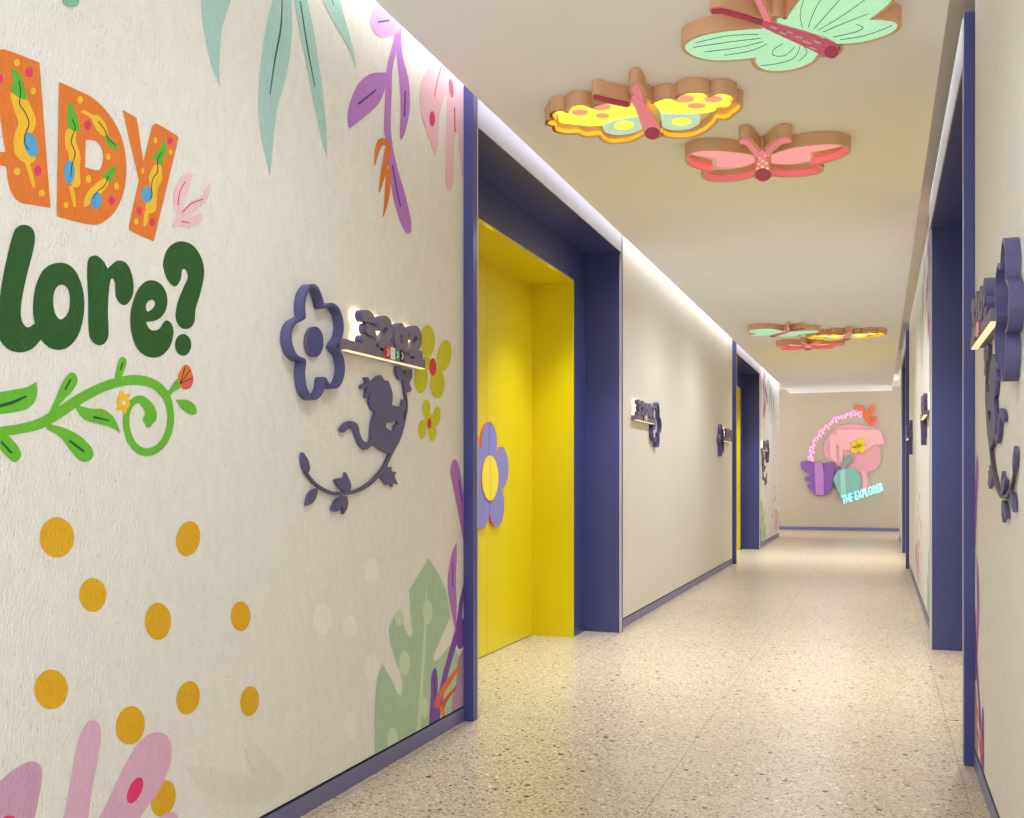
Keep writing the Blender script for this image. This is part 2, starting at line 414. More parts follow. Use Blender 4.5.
c_teal, c_dgreen = paint('teal', (168, 206, 202)), paint('dark_green', (24, 92, 62))
c_orange, c_yel, c_pink, c_blue, c_leaf, c_ink = paint('orange', (226, 122, 40)), paint('yellow', (240, 190, 42)), paint('magenta', (226, 52, 112)), paint('blue', (84, 166, 216)), paint('leaf', (88, 180, 44)), paint('ink', (34, 30, 26))
c_green, c_vine, c_vdark = paint('bottle_green', (32, 88, 28)), paint('vine', (104, 186, 46)), paint('vine_dark', (22, 92, 40))
c_dot, c_petal, c_crim = paint('ochre', (226, 172, 22)), paint('petal', (222, 176, 206)), paint('crimson', (204, 40, 62))
c_purple, c_purple2, c_pdark = paint('purple', (184, 120, 206)), paint('violet', (124, 78, 176)), paint('purple_dark', (74, 40, 120))
c_blush, c_lime, c_fred = paint('blush', (236, 194, 210)), paint('lime', (206, 202, 22)), paint('flower_red', (216, 52, 52))
c_palm, c_palml, c_faint, c_faint2 = paint('palm', (174, 202, 172)), paint('palm_light', (202, 222, 192)), paint('faint', (240, 238, 233)), paint('faint_leaf', (226, 223, 215))
c_mauve, c_rust, c_coral, c_sage = paint('mauve', (176, 144, 178)), paint('rust', (200, 98, 44)), paint('coral', (226, 92, 92)), paint('sage', (136, 190, 158))
c_bloom = paint('bloom', (204, 158, 190)); c_sprig = paint('sprig_pink', (238, 198, 210)); c_palep = paint('pale_violet', (208, 164, 220))

# orange letters
m = Motif('painted_letter', 'orange letter A patterned with leaves, partly out of frame', False)
m.shape(L1, [(-50, 50, 1), (0, 45, 1), (35, 48), (178, 103, 1), (228, 763, 1), (150, 750), (90, 738), (55, 700), (38, 650), (28, 575, 1), (-60, 560, 1), (-75, 640), (-160, 660, 1)], c_orange, [[(-8, 300, 1), (22, 510, 1), (-48, 505, 1)]])
m.line(L1, [(80, 250, 34), (100, 310, 38), (122, 375, 40), (98, 440, 34), (98, 500, 36), (128, 532, 32)], c_yel).line(L1, [(122, 555, 10), (138, 610, 10), (152, 664, 7)], c_yel)
m.shape(L1, [(46, 122, 1), (85, 150), (110, 210), (122, 272, 1), (85, 262), (43, 232, 1), (58, 180)], c_leaf).oval(L1, 138, 475, 30, 58, c_blue, -0.25)
m.line(L1, [(85, 188, 2.4), (92, 240, 2.4), (88, 290, 2.4), (115, 335, 2.4), (130, 380, 2.4), (112, 430, 2.4), (112, 470, 2.4), (128, 497, 2.4)], c_ink)
for x, y, a, b in ((75, 103, 13, 17), (150, 232, 12, 16), (75, 597, 15, 18), (188, 697, 14, 16)): m.oval(L1, x, y, a, b, c_yel)
for x, y, a, b in ((132, 147, 17, 24), (170, 594, 16, 24), (2, 175, 10, 20)): m.oval(L1, x, y, a, b, c_pink)
m = Motif('painted_letter', 'orange letter D patterned with leaves', False)
m.shape(VA, [(200, 279, 1), (260, 306), (320, 338), (375, 395), (412, 465), (429, 550), (424, 640), (398, 710), (360, 752), (320, 767), (260, 756), (192, 738, 1)], c_orange, [[(291, 477, 1), (325, 481), (347, 510), (349, 550), (334, 580), (289, 570, 1)]])
m.line(L1, [(320, 425, 25), (320, 470, 25), (338, 530, 26), (335, 590, 26), (343, 648, 22)], c_yel).line(L1, [(322, 672, 10), (332, 715, 9), (338, 753, 7)], c_yel)
m.shape(L1, [(314, 272, 1), (330, 310), (355, 370), (358, 415, 1), (325, 410), (305, 385), (304, 320)], c_leaf).oval(L1, 314, 600, 26, 52, c_blue)
m.line(L1, [(325, 360, 2.3), (340, 400, 2.3), (322, 460, 2.3), (340, 515, 2.3), (325, 570, 2.3), (320, 620, 2.3)], c_ink)
m.line(L1, [(374, 326, 7), (398, 336, 8), (422, 352, 9)], c_yel).line(L1, [(436, 360, 20), (458, 396, 25), (476, 424, 14)], c_yel)
m.shape(L1, [(482, 430, 1), (510, 455), (540, 505, 1), (500, 490), (475, 450)], c_leaf).line(L1, [(445, 370, 2.2), (475, 410, 2.2), (490, 450, 2.2), (525, 478, 2.2)], c_ink)
m.shape(L1, [(534, 568, 1), (515, 620), (488, 662, 1), (465, 635, 1), (480, 600)], c_leaf).line(L1, [(472, 650, 20), (432, 690, 27), (404, 722, 22), (386, 752, 7)], c_yel).oval(L1, 436, 730, 25, 39, c_blue, 0.2)
m.line(L1, [(490, 620, 2.2), (475, 660, 2.2), (440, 690, 2.2), (422, 720, 2.2)], c_ink)
for x, y, a, b in ((362, 272, 13, 17), (490, 530, 10, 16), (400, 633, 12, 18), (528, 665, 11, 17), (298, 750, 11, 14)): m.oval(L1, x, y, a, b, c_yel)
for x, y, a, b in ((397, 387, 16, 22), (505, 730, 14, 20)): m.oval(L1, x, y, a, b, c_pink)
m = Motif('painted_letter', 'orange letter Y patterned with leaves', False)
m.shape(L2, [(12, 55, 1), (88, 98, 1), (97, 130), (130, 352, 1), (175, 165), (190, 138), (215, 138), (310, 195), (326, 215), (321, 245), (188, 798, 1), (65, 742), (50, 710), (57, 670), (105, 455, 1)], c_orange)
m.line(L2, [(208, 388, 26), (198, 440, 40), (190, 500, 20), (180, 560, 26), (172, 605, 33)], c_yel).line(L2, [(150, 630, 13), (144, 670, 13), (138, 705, 9)], c_yel)
m.shape(L2, [(240, 213, 1), (256, 255), (262, 285), (246, 320), (236, 370, 1), (202, 345), (185, 315), (225, 270)], c_leaf).oval(L2, 150, 533, 32, 45, c_blue)
m.line(L2, [(235, 295, 2.5), (212, 335, 2.5), (210, 405, 2.5), (185, 440, 2.5), (175, 490, 2.5), (178, 535, 2.5), (168, 558, 2.5)], c_ink)
for x, y, a, b in ((198, 228, 11, 18), (126, 400, 9, 17), (283, 295, 10, 15), (90, 685, 12, 18)): m.oval(L2, x, y, a, b, c_yel)
for x, y, a, b in ((280, 230, 15, 22), (106, 625, 16, 24), (180, 690, 15, 24)): m.oval(L2, x, y, a, b, c_pink)
m = Motif('painted_sprig', 'small pink sprig beside the letter Y', False)
m.shape(L2, [(405, 414), (345, 435), (305, 510), (302, 600), (318, 650), (300, 690), (290, 720), (330, 712), (400, 717), (447, 692), (465, 650), (440, 642), (392, 660), (440, 612), (490, 560), (508, 512), (504, 475), (480, 500), (455, 545), (400, 572), (362, 612), (356, 575), (388, 500)], c_sprig)
m.line(L2, [(365, 462, 3), (335, 520, 3), (325, 590, 3)], c_crim).line(L2, [(465, 560, 3), (400, 585, 3), (352, 632, 3)], c_crim).line(L2, [(345, 685, 3), (388, 692, 3)], c_crim)
# green letters
m = Motif('painted_letter', 'dark green letter l at the left edge', False)
m.shape(VB, [(38, 105), (55, 80), (78, 76), (98, 88), (105, 115), (98, 160), (80, 230), (64, 310), (64, 362), (82, 386), (103, 374, 1), (125, 420, 1), (98, 450), (60, 462), (18, 448), (-10, 400), (-5, 320), (12, 210)], c_green)
m = Motif('painted_letter', 'dark green letter o with oval counter', False)
m.shape(VB, [(178, 190), (222, 208), (250, 270), (253, 345), (235, 412), (198, 450), (155, 450), (120, 418), (100, 350), (104, 275), (130, 212)], c_green, [[(186, 257), (205, 270), (211, 310), (203, 345), (182, 362), (165, 340), (160, 300), (168, 268)]])
m = Motif('painted_letter', 'dark green letter r', False)
m.shape(VB, [(264, 190), (288, 168), (312, 185), (325, 208, 1), (355, 184), (385, 195), (402, 240), (402, 285), (385, 315), (365, 315), (350, 290), (347, 250), (338, 238), (331, 260), (326, 330), (328, 405), (318, 432), (300, 440), (280, 430), (268, 400), (266, 300)], c_green)
m = Motif('painted_letter', 'dark green letter e', False)
m.shape(VB, [(460, 243), (490, 258), (506, 295), (501, 335), (478, 362), (441, 370, 1), (455, 393), (480, 392), (500, 366), (518, 374), (525, 405), (512, 448), (482, 475), (445, 474), (415, 450), (397, 400), (395, 340), (410, 285), (432, 253)], c_green, [[(458, 302), (468, 308), (467, 322), (448, 338), (441, 325), (446, 309)]])
m = Motif('painted_question_mark', 'dark green question mark', False)
m.shape(VB, [(494, 185), (508, 147), (540, 126), (580, 135), (608, 172), (618, 220), (607, 280), (592, 330), (588, 370), (572, 389), (548, 387), (532, 360), (536, 315), (555, 265), (568, 235), (562, 212), (551, 212), (547, 240), (530, 262), (510, 247), (497, 217)], c_green).oval(VB, 554, 439, 25, 33, c_green)
# green vine
m = Motif('painted_vine', 'bright green curling vine with bud and small yellow flower', False)
m.line(L3, [(-120, 425, 22), (0, 408, 24), (100, 393, 24), (200, 366, 26), (300, 308, 27), (400, 242, 26), (500, 190, 24), (600, 158, 24), (690, 150, 24), (770, 172, 23), (826, 228, 21), (848, 300, 17), (848, 380, 17), (822, 450, 18), (778, 496, 19), (722, 510, 20), (670, 480, 18), (638, 420, 17), (628, 350, 16), (640, 290, 16), (672, 252, 17), (706, 250, 22), (740, 285, 26), (752, 325, 30), (742, 352, 32), (740, 372, 16)], c_vine)
m.shape(L3, [(-25, 212, 1), (60, 200), (130, 185), (180, 158, 1), (185, 205), (170, 260), (130, 295), (60, 312), (-25, 322, 1)], c_vine).line(L3, [(-10, 281, 9), (60, 262, 9), (126, 232, 5)], c_vdark)
m.shape(L3, [(240, 320, 1), (280, 230), (310, 160), (350, 113), (378, 125), (384, 160), (360, 205), (320, 245), (275, 300, 1)], c_vine).line(L3, [(325, 195, 5), (350, 148, 5)], c_vdark)
m.shape(L3, [(565, 170, 1), (580, 95), (592, 50), (610, 35), (630, 52), (622, 95), (598, 150, 1)], c_vine).line(L3, [(600, 98, 4), (610, 68, 4)], c_vdark)
m.shape(L3, [(370, 270, 1), (450, 292), (510, 295), (560, 330), (590, 385), (598, 417, 1), (560, 390), (500, 370), (430, 352), (392, 318)], c_vine).line(L3, [(468, 335, 6), (541, 352, 4)], c_vdark)
m.shape(L3, [(215, 365, 1), (300, 383), (380, 418), (440, 468), (466, 520), (440, 555), (395, 550), (350, 500), (300, 435), (235, 398, 1)], c_vine).line(L3, [(348, 455, 6), (415, 506, 6)], c_vdark)
m.shape(L3, [(30, 420, 1), (80, 470), (103, 520), (90, 550), (65, 558), (30, 530), (-10, 480), (-20, 420, 1)], c_vine).line(L3, [(8, 462, 6), (53, 512, 6)], c_vdark)
m.shape(L3, [(875, 250, 1), (930, 249), (970, 273), (980, 315), (950, 321), (908, 295)], c_vine).line(L3, [(838, 222, 12), (858, 198, 13), (882, 176, 20), (894, 166, 24)], c_vine)
m.shape(L3, [(884, 150, 1), (893, 112), (922, 74), (948, 88), (959, 120), (962, 128, 1), (900, 170, 1)], c_orange).shape(L3, [(900, 170, 1), (962, 126, 1), (962, 160), (948, 188), (915, 196)], c_coral)
for x, y in ((924, 80), (950, 98), (961, 140)): m.line(L3, [(898, 168, 2.2), (x, y, 2.2)], c_ink)
for k in range(6):
    a = 2 * math.pi * k / 6 + 0.3; m.oval(L3, 613 + 21 * math.cos(a), 260 + 35 * math.sin(a), 13, 24, c_yel, a + math.pi / 2 if k % 3 else 0.2)
m.oval(L3, 616, 264, 7, 11, c_faint)
# ochre dots
for x, y, a, b, t in ((137, 139, 42, 49, 0), (224, 278, 33, 41, 0), (382, 342, 32, 45, 0), (455, 142, 29, 43, 0.2), (582, 330, 24, 36, 0), (123, 507, 41, 48, 0), (315, 594, 35, 47, 0.15), (455, 527, 28, 41, 0.2), (604, 535, 23, 36, 0.1), (395, 771, 29, 45, 0.25)):
    Motif('painted_dot', 'ochre dot', True).oval(VE, x, y, a, b, c_dot, t)
# pink bloom, bottom left
m = Motif('painted_bloom', 'pale pink bloom with rounded petals', True)
m.shape(V7, [(-260, 700), (-180, 600), (-80, 560), (-20, 530), (60, 465), (130, 424), (180, 420), (210, 448), (211, 520), (190, 640), (170, 780), (200, 1000, 1), (-200, 1000, 1)], c_bloom)
m.shape(V7, [(290, 1000, 1), (310, 780), (345, 600), (370, 450), (400, 310), (437, 225), (475, 205), (505, 225), (515, 285), (500, 400), (470, 560), (450, 700), (400, 1000, 1)], c_petal)
m.shape(V7, [(380, 1000, 1), (480, 760), (550, 620), (630, 450), (710, 320), (775, 273), (830, 272), (868, 310), (876, 400), (850, 490), (790, 600), (720, 700), (560, 1000, 1)], c_petal)
m.shape(V7, [(560, 1000, 1), (700, 830), (800, 720), (860, 678), (905, 690), (900, 760), (800, 880), (680, 1000, 1)], c_petal)
m.oval(V7, 690, 565, 33, 72, c_pink, 0.42).oval(V7, 45, 735, 45, 42, c_pink)
# teal hanging leaves
m = Motif('painted_leaf', 'tip of a sage leaf at the top', True)
m.shape(VA, [(190, -90, 1), (203, -20), (212, 8), (225, 22), (240, 25), (262, 20), (270, -5), (272, -90, 1)], c_sage)
tl = 'long pale teal leaf hanging from the ceiling'
Motif('painted_leaf', tl).shape(V8, [(40, -160, 1), (52, 40), (65, 150), (90, 270), (135, 398, 1), (133, 280), (145, 130), (185, 0), (215, -160, 1)], c_teal)
m = Motif('painted_leaf', tl).shape(V8, [(420, -160, 1), (372, 10), (340, 150), (318, 320), (310, 480), (320, 600), (345, 720), (362, 802, 1), (372, 700), (395, 500), (440, 330), (462, 150), (460, 0), (458, -160, 1)], c_teal)
m.line(V8, [(418, -30, 2), (412, 120, 4), (385, 270, 4), (362, 428, 2)], c_dgreen)
m = Motif('painted_leaf', tl).shape(V8, [(440, -160, 1), (480, 50), (510, 200), (545, 380), (590, 600), (622, 718, 1), (620, 600), (600, 400), (570, 200), (545, 60), (490, -160, 1)], c_teal)
m.line(V8, [(500, 8, 3), (530, 200, 3.5), (566, 395, 2)], c_dgreen)
m = Motif('painted_leaf', tl).shape(V8, [(530, -160, 1), (620, 40), (670, 130), (720, 220), (755, 310, 1), (740, 220), (710, 110), (685, 20), (640, -160, 1)], c_teal)
m.line(V8, [(620, -60, 2), (652, 22, 2)], c_dgreen)
# purple hanging sprig and pink leaf
m = Motif('painted_sprig', 'purple sprig hanging near the door with orange twig')
m.line(VC, [(690, 60, 12), (680, 130, 9), (660, 210, 9), (655, 300, 10), (652, 400, 11), (660, 470, 10), (672, 540, 14), (690, 620, 20), (708, 690, 18), (717, 725, 10)], c_purple)
m.line(VC, [(688, 100, 8), (690, 170, 9), (705, 260, 15), (708, 340, 15), (700, 410, 9), (695, 436, 3)], c_purple)
m.shape(VC, [(652, 228, 1), (600, 232), (560, 265), (535, 320), (526, 370), (532, 405, 1), (580, 368), (625, 325), (645, 275)], c_purple)
m.shape(VC, [(598, 60), (610, 25), (640, 0), (690, -5), (710, 40), (692, 95), (655, 118), (620, 112), (602, 90)], c_palep)
for q in ([(625, 69, 3), (655, 65, 3)], [(562, 326, 3.5), (615, 284, 2.5)], [(708, 288, 2.5), (705, 365, 2.5)], [(668, 520, 2), (680, 590, 2), (693, 650, 2)]): m.line(VC, q, c_pdark)
m.line(VC, [(652, 452, 9), (632, 446, 11), (618, 480, 7), (612, 520, 1.5)], c_orange).line(VC, [(654, 470, 11), (640, 540, 9), (626, 605, 2)], c_orange).line(VC, [(656, 540, 9), (650, 620, 8), (639, 682, 1.5)], c_orange)
m = Motif('painted_leaf', 'pale pink lobed leaf in the top corner by the door')
m.shape(VC, [(860, 120, 1), (790, 205), (765, 240), (753, 300), (762, 370), (785, 440), (803, 487), (812, 440), (816, 360), (838, 300), (836, 420), (834, 520), (838, 585), (850, 600), (860, 560), (863, 450), (872, 420), (878, 480), (886, 540), (900, 620, 1), (930, 400, 1), (930, 120, 1)], c_blush)
m.line(VC, [(822, 208, 1.6), (808, 260, 1.6), (800, 305, 1.6)], c_coral).line(VC, [(863, 340, 1.8), (865, 415, 1.8)], c_crim).oval(VC, 793, 374, 9, 25, c_pink).oval(VC, 853, 278, 7, 30, c_coral, -0.1)
# lime flowers under the room sign
m = Motif('painted_flower', 'large lime yellow flower with red centre', False)
for x, y, a, b, t in ((160, 180, 43, 92, 0), (257, 267, 42, 92, 0.15), (217, 428, 42, 90, 0), (122, 395, 40, 92, 0.05), (150, 312, 34, 40, 0)): m.oval(L5, x, y, a, b, c_lime, t)
m.oval(L5, 190, 333, 21, 52, c_fred)
m = Motif('painted_flower', 'small lime yellow flower with red centre', False)
for x, y, a, b, t in ((153, 578, 24, 54, 0), (212, 622, 24, 57, 0.1), (187, 710, 24, 57, 0), (128, 700, 23, 56, 0), (168, 650, 25, 50, 0)): m.oval(L5, x, y, a, b, c_lime, t)
m.oval(L5, 170, 663, 12, 32, c_fred)
# plants in the lower corner by the door
m = Motif('painted_leaf', 'big sage green split leaf beside the skirting')
m.shape(L4, [(218, 68, 1), (256, 130), (284, 195), (298, 285, 1), (238, 428), (250, 445), (302, 385, 1), (330, 430), (356, 500), (380, 640, 1), (360, 900, 1), (20, 900, 1), (18, 640), (28, 520), (45, 460, 1), (80, 520), (105, 575), (120, 560), (115, 500), (85, 420), (70, 340), (82, 295), (108, 257, 1), (125, 320), (145, 360), (158, 340), (150, 270), (145, 185, 1), (175, 140)], c_palm)
m.line(L4, [(210, 170, 1.5), (205, 300, 4), (192, 540, 6), (172, 800, 9)], c_palml)
for x, y, a, b in ((213, 268, 18, 45), (128, 457, 20, 46), (203, 625, 13, 40), (83, 742, 20, 46), (108, 290, 16, 30)): m.oval(L4, x, y, a, b, c_palml)
m = Motif('painted_sprig', 'purple sprouting stem by the door post with orange and coral twigs')
m.shape(L7, [(110, 640, 1), (135, 590, 1), (135, 830, 1), (90, 830, 1), (92, 760), (104, 715)], c_mauve)
m.line(L7, [(140, 380, 3), (122, 460, 5), (112, 540, 8), (94, 610, 8), (72, 690, 8), (56, 770, 8), (44, 850, 8)], c_purple2)
m.shape(L7, [(88, 92), (97, 57), (112, 72), (124, 140), (128, 200), (128, 310, 1), (116, 240), (98, 145)], c_purple).line(L7, [(112, 118, 1.5), (122, 178, 1.5)], c_pdark)
m.shape(L7, [(106, 297, 1), (90, 340), (81, 400), (82, 450), (95, 520), (104, 570, 1), (106, 480), (104, 400), (107, 340)], c_purple).line(L7, [(95, 360, 1.3), (94, 425, 1.3)], c_pdark)
m.shape(L7, [(104, 560), (118, 520), (140, 540, 1), (140, 590, 1), (112, 610)], c_purple2)
m.shape(L7, [(32, 690), (42, 665), (50, 685), (50, 740), (40, 850, 1), (24, 850, 1), (30, 750)], c_purple2).line(L7, [(42, 690, 1.2), (42, 750, 1.2)], c_pdark)
m.line(L7, [(48, 775, 8), (62, 735, 9), (86, 700, 7), (112, 664, 4)], c_coral).line(L7, [(62, 790, 6), (74, 760, 6), (104, 722, 3)], c_rust).line(L7, [(60, 745, 4), (84, 700, 4), (114, 664, 3)], c_orange).line(L7, [(60, 780, 5), (72, 815, 4)], c_orange)
# faint blots of the wall paper
m = Motif('painted_blot', 'faint pale blots of the wallpaper')
for x, y, a, b in ((413, 105, 24, 44), (247, 270, 32, 54), (340, 295, 24, 40), (415, 435, 25, 46), (342, 632, 22, 48)): m.oval(L8, x, y, a, b, c_faint)
m.shape(VE, [(445, 690, 1), (520, 698), (600, 718), (690, 735), (640, 778), (560, 784), (490, 750)], c_faint2)
m.shape(VE, [(590, 650, 1), (620, 640), (660, 690), (700, 730, 1), (650, 735), (610, 700)], c_faint2)

ident = lambda u, v: (u, v)
mi = lambda f: (lambda u, v: (f + 1.42 * (D1[0] - u), v))
ZC = [((0, 0, BASE), (0, 0, -1)), ((0, 0, TOP), (0, 0, 1))]
for k, mo in enumerate(MOTIFS):
    mo.build(W_L1, P_LEFT, ident, ZC + [((0, D1[0] - 0.001, 0), (0, 1, 0))], k * 0.6 if mo.plant else 14 + k * 0.3, mo.label)
# the same mural plants printed along the other walls
for k, mo in enumerate(MOTIFS):
    if not mo.plant: continue
    if mo.name != 'painted_dot' and mo.items[0][2] not in (c_bloom,):
        if mo.name == 'painted_sprig':
            mo.build(W_R1, P_RIGHT, lambda u, v: (3.3 + (u - 3.3) if u > 3.3 else u, v), ZC + [((0, D1[0] - 0.001, 0), (0, 1, 0)), ((0, 3.52, 0), (0, -1, 0))], k * 0.6)
    mo.build(W_R2, P_RIGHT, mi(D1[1]), ZC + [((0, D1[1] + 0.001, 0), (0, -1, 0))], k * 0.6)
    mo.build(W_L3, P_LEFT, mi(D2[1]), ZC + [((0, D2[1] + 0.001, 0), (0, -1, 0)), ((0, YM - .001, 0), (0, 1, 0))], k * 0.6)

# ================================================================== ROOM SIGNS
V6, VM, VV, VD = view(270, 275, 6.29), view(335, 360, 7.433), view(290, 440, 8.533), view(330, 300, 9.09)
FU, FV = on_left(270 + 285 / 6.29, 275 + 420 / 6.29, 0.02)           # centre of the flower of the nearest sign
def loc(V, pts, w): return [(q[0] - FU, q[1] - FV) for q in (on_left(*V(p), w) for p in pts)]
FT = 0.034                                                           # depth of the flower ring
FLOWER = loc(V6, smooth([(215, 258, 1), (210, 185), (224, 110), (262, 58), (300, 72), (328, 130), (342, 192, 1), (385, 174), (425, 195), (452, 245), (465, 320), (455, 395), (418, 450, 1), (457, 500), (472, 570), (466, 640), (440, 700), (400, 716), (372, 704), (348, 660, 1), (340, 725), (310, 772), (275, 786), (240, 752), (218, 692), (210, 610), (218, 545, 1), (180, 530), (148, 490), (125, 410), (130, 340), (155, 292), (188, 272)]), FT)
DISC = loc(V6, ell(285, 420, 52, 96), 0.014)
MONKEY = loc(VM, smooth([(270, 160), (245, 128), (222, 135), (235, 165), (195, 190), (200, 214), (245, 195), (228, 245), (228, 280), (245, 278), (262, 240), (258, 310), (275, 360), (303, 385, 1), (280, 450), (270, 540), (272, 590, 1), (240, 615), (205, 590), (185, 540), (170, 480), (125, 453), (80, 468), (45, 510), (62, 540), (100, 512), (140, 515), (165, 580), (195, 640), (230, 668), (265, 645), (280, 622, 1), (340, 665), (400, 698, 1), (440, 660), (480, 610), (490, 540), (495, 500), (512, 480), (510, 400), (526, 360), (525, 310), (505, 295), (490, 345), (425, 335, 1), (430, 260), (412, 190), (395, 155), (370, 150), (342, 113), (310, 125)]), 0.012)
M_HOLE = loc(VM, smooth([(383, 468, 1), (430, 462), (455, 450, 1), (470, 475), (448, 488), (435, 530), (405, 520), (380, 500)]), 0.012)
PAW = [loc(VM, smooth([(460, 45), (500, 60), (512, 110), (525, 75, 1), (570, 70), (572, 130), (555, 170), (570, 220), (545, 240), (522, 215), (515, 150), (480, 145), (458, 100)]), 0.012)]
VINE = tuple(loc(VV, q, 0.012) for q in stroke([(966, -550, 5), (985, -430, 6), (1002, -300, 6), (985, -180, 7), (940, -20, 9), (865, 120, 12), (800, 250, 14), (700, 360, 14), (600, 425, 14), (500, 452, 14), (390, 455, 13), (300, 425, 12), (220, 370, 10), (150, 285, 8), (120, 210, 5)]))
LEAVES = [loc(VV, smooth(p), 0.012) for p in (
    [(110, 104, 1), (105, 160), (120, 240), (148, 290, 1), (170, 250), (160, 180), (135, 135)],
    [(240, 412, 1), (200, 425), (160, 475), (145, 560, 1), (190, 540), (225, 490)],
    [(470, 440, 1), (425, 405), (385, 340, 1), (420, 325), (462, 335), (475, 275, 1), (505, 330), (522, 385), (515, 440, 1)],
    [(485, 480, 1), (430, 490), (385, 530), (360, 595, 1), (400, 612), (450, 575), (455, 635, 1), (485, 590), (497, 530)],
    [(790, 290, 1), (830, 240), (868, 230, 1), (870, 265), (912, 275, 1), (895, 310), (922, 378, 1), (885, 365), (875, 400, 1), (850, 370), (835, 385, 1), (795, 340), (775, 305)])]
def digit_strokes(ch):
    """Fat rounded strokes in a 1 x 1 box."""
    r = 0.17
    if ch == '3': return [[(0.2, 0.86), (0.5, 0.87), (0.74, 0.72), (0.62, 0.55), (0.42, 0.52)], [(0.42, 0.52), (0.66, 0.46), (0.78, 0.28), (0.55, 0.13), (0.2, 0.15)]], r
    if ch == '2': return [[(0.2, 0.74), (0.36, 0.87), (0.62, 0.86), (0.76, 0.68), (0.62, 0.46), (0.4, 0.28), (0.22, 0.14)], [(0.22, 0.14), (0.5, 0.14), (0.84, 0.14)]], r
    if ch == '0': return [[(0.5, 0.83), (0.28, 0.72), (0.2, 0.5), (0.28, 0.28), (0.5, 0.17)], [(0.5, 0.17), (0.72, 0.28), (0.8, 0.5), (0.72, 0.72), (0.5, 0.83)]], r
    if ch == '4': return [[(0.62, 0.86), (0.4, 0.6), (0.18, 0.36)], [(0.18, 0.36), (0.5, 0.36), (0.86, 0.36)], [(0.64, 0.6), (0.64, 0.4), (0.64, 0.14)]], r
    if ch == '6': return [[(0.7, 0.84), (0.42, 0.78), (0.24, 0.52), (0.26, 0.26), (0.5, 0.13), (0.74, 0.26), (0.72, 0.45), (0.5, 0.52), (0.3, 0.42)]], r
    return [[(0.5, 0.84), (0.3, 0.7), (0.5, 0.52)], [(0.5, 0.52), (0.7, 0.7), (0.5, 0.84)], [(0.5, 0.52), (0.22, 0.34), (0.5, 0.16)], [(0.5, 0.16), (0.78, 0.34), (0.5, 0.52)]], r
BAR_Z = (1.402 - FV, 1.433 - FV)
